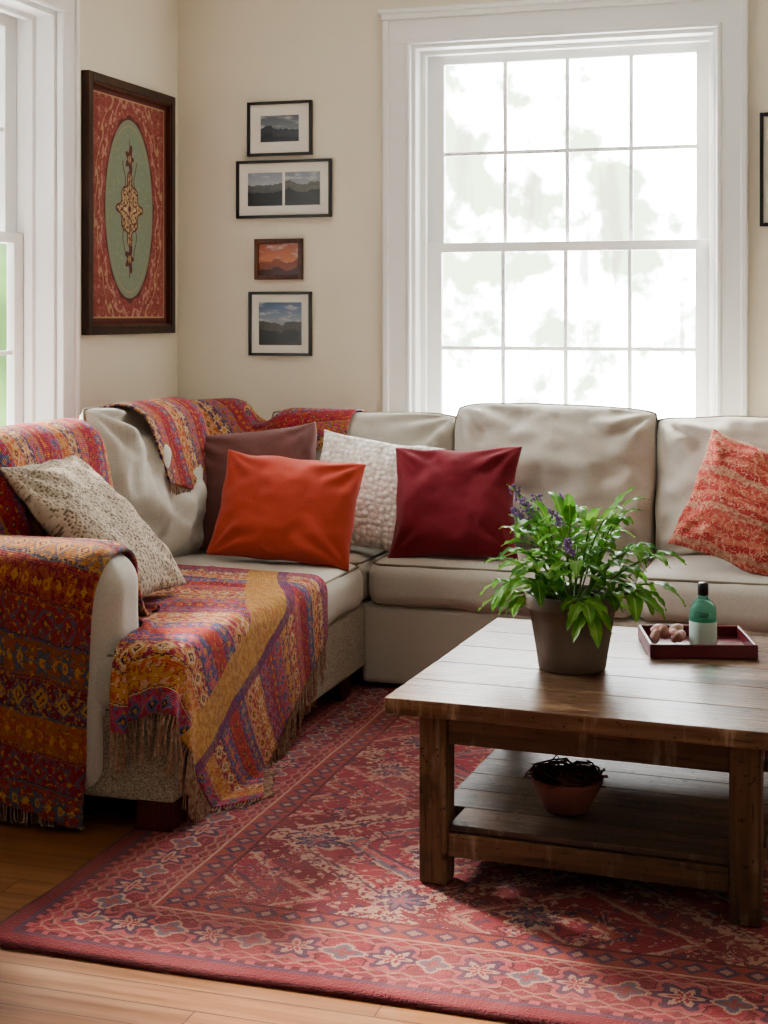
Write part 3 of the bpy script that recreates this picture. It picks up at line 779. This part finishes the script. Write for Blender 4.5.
# ------------------------------------------------------------ potted plant
ZT=0.464
def potted(loc):
    pr=[(0.001,0),(0.080,0),(0.085,0.004),(0.092,0.05),(0.104,0.12),(0.109,0.150),(0.117,0.153),(0.1205,0.160),(0.1215,0.186),(0.118,0.191),(0.112,0.191),(0.108,0.185),(0.104,0.15),(0.001,0.15)]
    parts=[lathe('pot',pr,m_pot)]
    parts.append(lathe('soil',[(0.001,0.172),(0.05,0.174),(0.1065,0.17)],m_soil))
    V=[];F=[];U=[]; stems=[]; fl_=[]
    rn=random.Random(5)
    def leaf(base,dr,up,L,W,curl):
        dr=dr.normalized(); side=dr.cross(up); 
        if side.length<1e-4: side=Vector((1,0,0))
        side.normalize()
        k0=len(V); n=9; p=base.copy(); d=dr.copy()
        rph=rn.random()*6
        for i in range(n+1):
            t=i/n; w=W*0.5*(math.sin(math.pi*min(1,t**0.8*0.96+0.03)))**0.8
            if i==n: w=0.0005
            nn=side.cross(d).normalized()
            for s in (-1,-0.5,0,0.5,1):
                ruf=0.09*W*math.sin(t*20+rph+s*2)*abs(s)
                V.append(p+side*w*s+nn*(abs(s)*w*0.3+ruf)); U.append((0.5+s*0.5,t))
            d=(d+Vector((0,0,-curl/n))).normalized(); p=p+d*L/n
        for i in range(n):
            for s in range(4):
                a=k0+i*5+s; F.append((a,a+1,a+6,a+5))
    NS=42
    for k in range(NS):
        az=k*2.39996+rn.uniform(-.2,.2); el=rad(rn.choice([10,24,42,58,72,84])+rn.uniform(-8,8))
        L=0.13+0.09*math.sin(el)+rn.uniform(-.03,.02)
        d=Vector((math.cos(az)*math.cos(el),math.sin(az)*math.cos(el),math.sin(el)+0.25)).normalized()
        p=Vector((math.cos(az)*0.05*rn.random(),math.sin(az)*0.05*rn.random(),0.172)); pts=[tuple(p)]
        n=6
        for i in range(n):
            d=(d+Vector((math.cos(az)*0.05,math.sin(az)*0.05,-0.09*(1.3-math.sin(el))))).normalized(); p=p+d*L/n; pts.append(tuple(p))
            if i>=1:
                sd=d.cross(Vector((0,0,1))).normalized()*(1 if i%2 else -1)
                ld=(d*0.75+sd*rn.uniform(0.55,0.95)+Vector((0,0,rn.uniform(-.05,.35))))
                leaf(p,ld,Vector((0,0,1)),rn.uniform(0.07,0.105),rn.uniform(0.026,0.040),rn.uniform(0.8,1.7))
        leaf(p,d+Vector((0,0,0.15)),Vector((0,0,1)),rn.uniform(0.08,0.12),rn.uniform(0.028,0.040),rn.uniform(0.8,1.7))
        stems.append(pts)
        if math.sin(el)>0.6 and (math.cos(az)<0.2) and len(fl_)<8: fl_.append((Vector(pts[-1]),d.copy()))
    parts.append(mesh_obj('foliage',V,F,m_leaf,True,U))
    fv=bmesh.new()
    for c,d in fl_:
        dd=(d+Vector((-0.35,0,0.5))).normalized()
        stems.append([tuple(c),tuple(c+dd*0.04),tuple(c+dd*0.085)])
        for q in range(26):
            o=c+dd*(0.035+0.055*q/26)+Vector((rn.gauss(0,.006),rn.gauss(0,.006),rn.gauss(0,.003)))
            mt=Matrix.Translation(o)@Euler((rn.random()*3,rn.random()*3,0)).to_matrix().to_4x4()@Matrix.Diagonal((0.0065,0.004,0.0025,1))
            bmesh.ops.create_icosphere(fv,subdivisions=1,radius=1,matrix=mt)
    parts.append(curve('stems',stems,0.0022,m_stem))
    parts.append(bm_obj('flowers',fv,m_flower,True))
    e=group('potted_plant',parts); e.location=loc; return e
potted((-0.674,3.75,ZT))

# bottle + tray
tray_c=Vector((-0.395,4.07,ZT)); ta=rad(15)
bpr=[(0.001,0.0),(0.032,0.0),(0.035,0.004),(0.036,0.012),(0.036,0.095),(0.034,0.108),(0.024,0.122),(0.014,0.130),(0.012,0.142),(0.012,0.146)]
bp=[lathe('glass_body',bpr,m_bottle),
    lathe('label',[(0.0365,0.012),(0.0367,0.013),(0.0367,0.070),(0.0365,0.071)],m_label),
    lathe('cap',[(0.001,0.172),(0.011,0.172),(0.014,0.168),(0.0145,0.140),(0.011,0.139)],m_cap)]
e=group('glass_bottle',bp); e.location=(-0.375,4.05,ZT+0.0085)
hw,hd=0.14,0.125
P=[boxes('tray_base',[(-hw,hw,-hd,hd,0.0,0.007)],m_tray,0.002),
   boxes('tray_rim',[(-hw,hw,-hd,-hd+0.009,0.003,0.036),(-hw,hw,hd-0.009,hd,0.003,0.036),(-hw,-hw+0.009,-hd+0.0085,hd-0.0085,0.003,0.036),(hw-0.009,hw,-hd+0.0085,hd-0.0085,0.003,0.036)],m_tray,0.003)]
e=group('serving_tray',P); e.location=tray_c; e.rotation_euler=(0,0,ta)
bm=bmesh.new()
for k in range(8):
    o=Vector((random.uniform(-.04,.035),random.uniform(-.035,.035),random.uniform(0.015,0.03)))
    bmesh.ops.create_icosphere(bm,subdivisions=2,radius=1,matrix=Matrix.Translation(o)@Euler((random.random()*3,random.random()*3,random.random()*3)).to_matrix().to_4x4()@Matrix.Diagonal((0.022,0.014,0.012,1)))
for v in bm.verts: v.co+=v.co.normalized()*0.003*noise.noise(v.co*90)
zmin=min(v.co.z for v in bm.verts)
for v in bm.verts: v.co.z-=zmin
bm_obj('seashells',bm,m_shell,True,(-0.465,4.06,ZT+0.0085))

# bowl on the shelf
bw=[(0.001,0),(0.05,0),(0.055,0.006),(0.078,0.05),(0.088,0.072),(0.088,0.082),(0.082,0.082),(0.078,0.07),(0.05,0.02),(0.001,0.018)]
parts=[lathe('bowl',bw,m_terra)]
tw=[]
for k in range(26):
    a=random.random()*6.28; r0=random.uniform(0.02,0.07); pts=[]
    for i in range(9):
        aa=a+i*0.35; rr=r0+0.008*i*random.random(); pts.append((rr*math.cos(aa),rr*math.sin(aa),0.068+0.035*math.sin(i/8*math.pi)*random.random()+0.003*k/4))
    tw.append(pts)
parts.append(curve('twigs',tw,0.002,m_twig))
e=group('terracotta_bowl',parts); e.location=(-0.66,3.60,0.1525)

# ------------------------------------------------------------ world + sun
w=D.worlds.new('sky'); SC.world=w; w.use_nodes=True; NT=w.node_tree
bg=NT.nodes['Background']; g_=tc('Generated'); x,y,z=sep(g_)
n1=nz(g_,6,4,0.55); n2=nz(g_,24,4,0.65); n3=nz(xyz(x*34.0,y*34.0,z*5.0),1.0,3,0.6)
up=sstep(z,-0.02,0.30)
fol=sstep(n1*0.7+n2*0.5-up*0.08,0.52,0.66)
trunk=sstep(n3,0.60,0.68)*(1.0-up)
left=sstep(-x,0.40,0.50)*(1.0-sstep(-x,0.66,0.8))
skyc=(0.95,0.98,1.0,1)
back=mix(fol*0.985,skyc,(0.075,0.10,0.062,1))
back=mix(trunk*0.95,back,(0.07,0.065,0.055,1))
green=mix(sstep(n1,0.4,0.62),(0.005,0.011,0.003,1),(0.028,0.05,0.016,1))
green=mix(sstep(z,0.02,0.14),green,(0.05,0.06,0.06,1))
col=mix(left,back,green)
facing=sstep(y*0.9-x*0.7,-0.1,0.6)
st=facing*18.0+0.18
setin(bg.inputs[0],col); setin(bg.inputs[1],st)
sl=D.lights.new('sun','SUN'); sl.energy=11.0; sl.angle=rad(11); sl.color=(1.0,0.93,0.83)
so_=link(D.objects.new('sun',sl)); so_.location=(-6,8,5)
so_.rotation_euler=Vector((0.66,-0.50,-0.56)).to_track_quat('-Z','Y').to_euler()

SC.view_settings.view_transform='AgX'
SC.view_settings.look='AgX - Medium High Contrast'
SC.view_settings.exposure=0.9
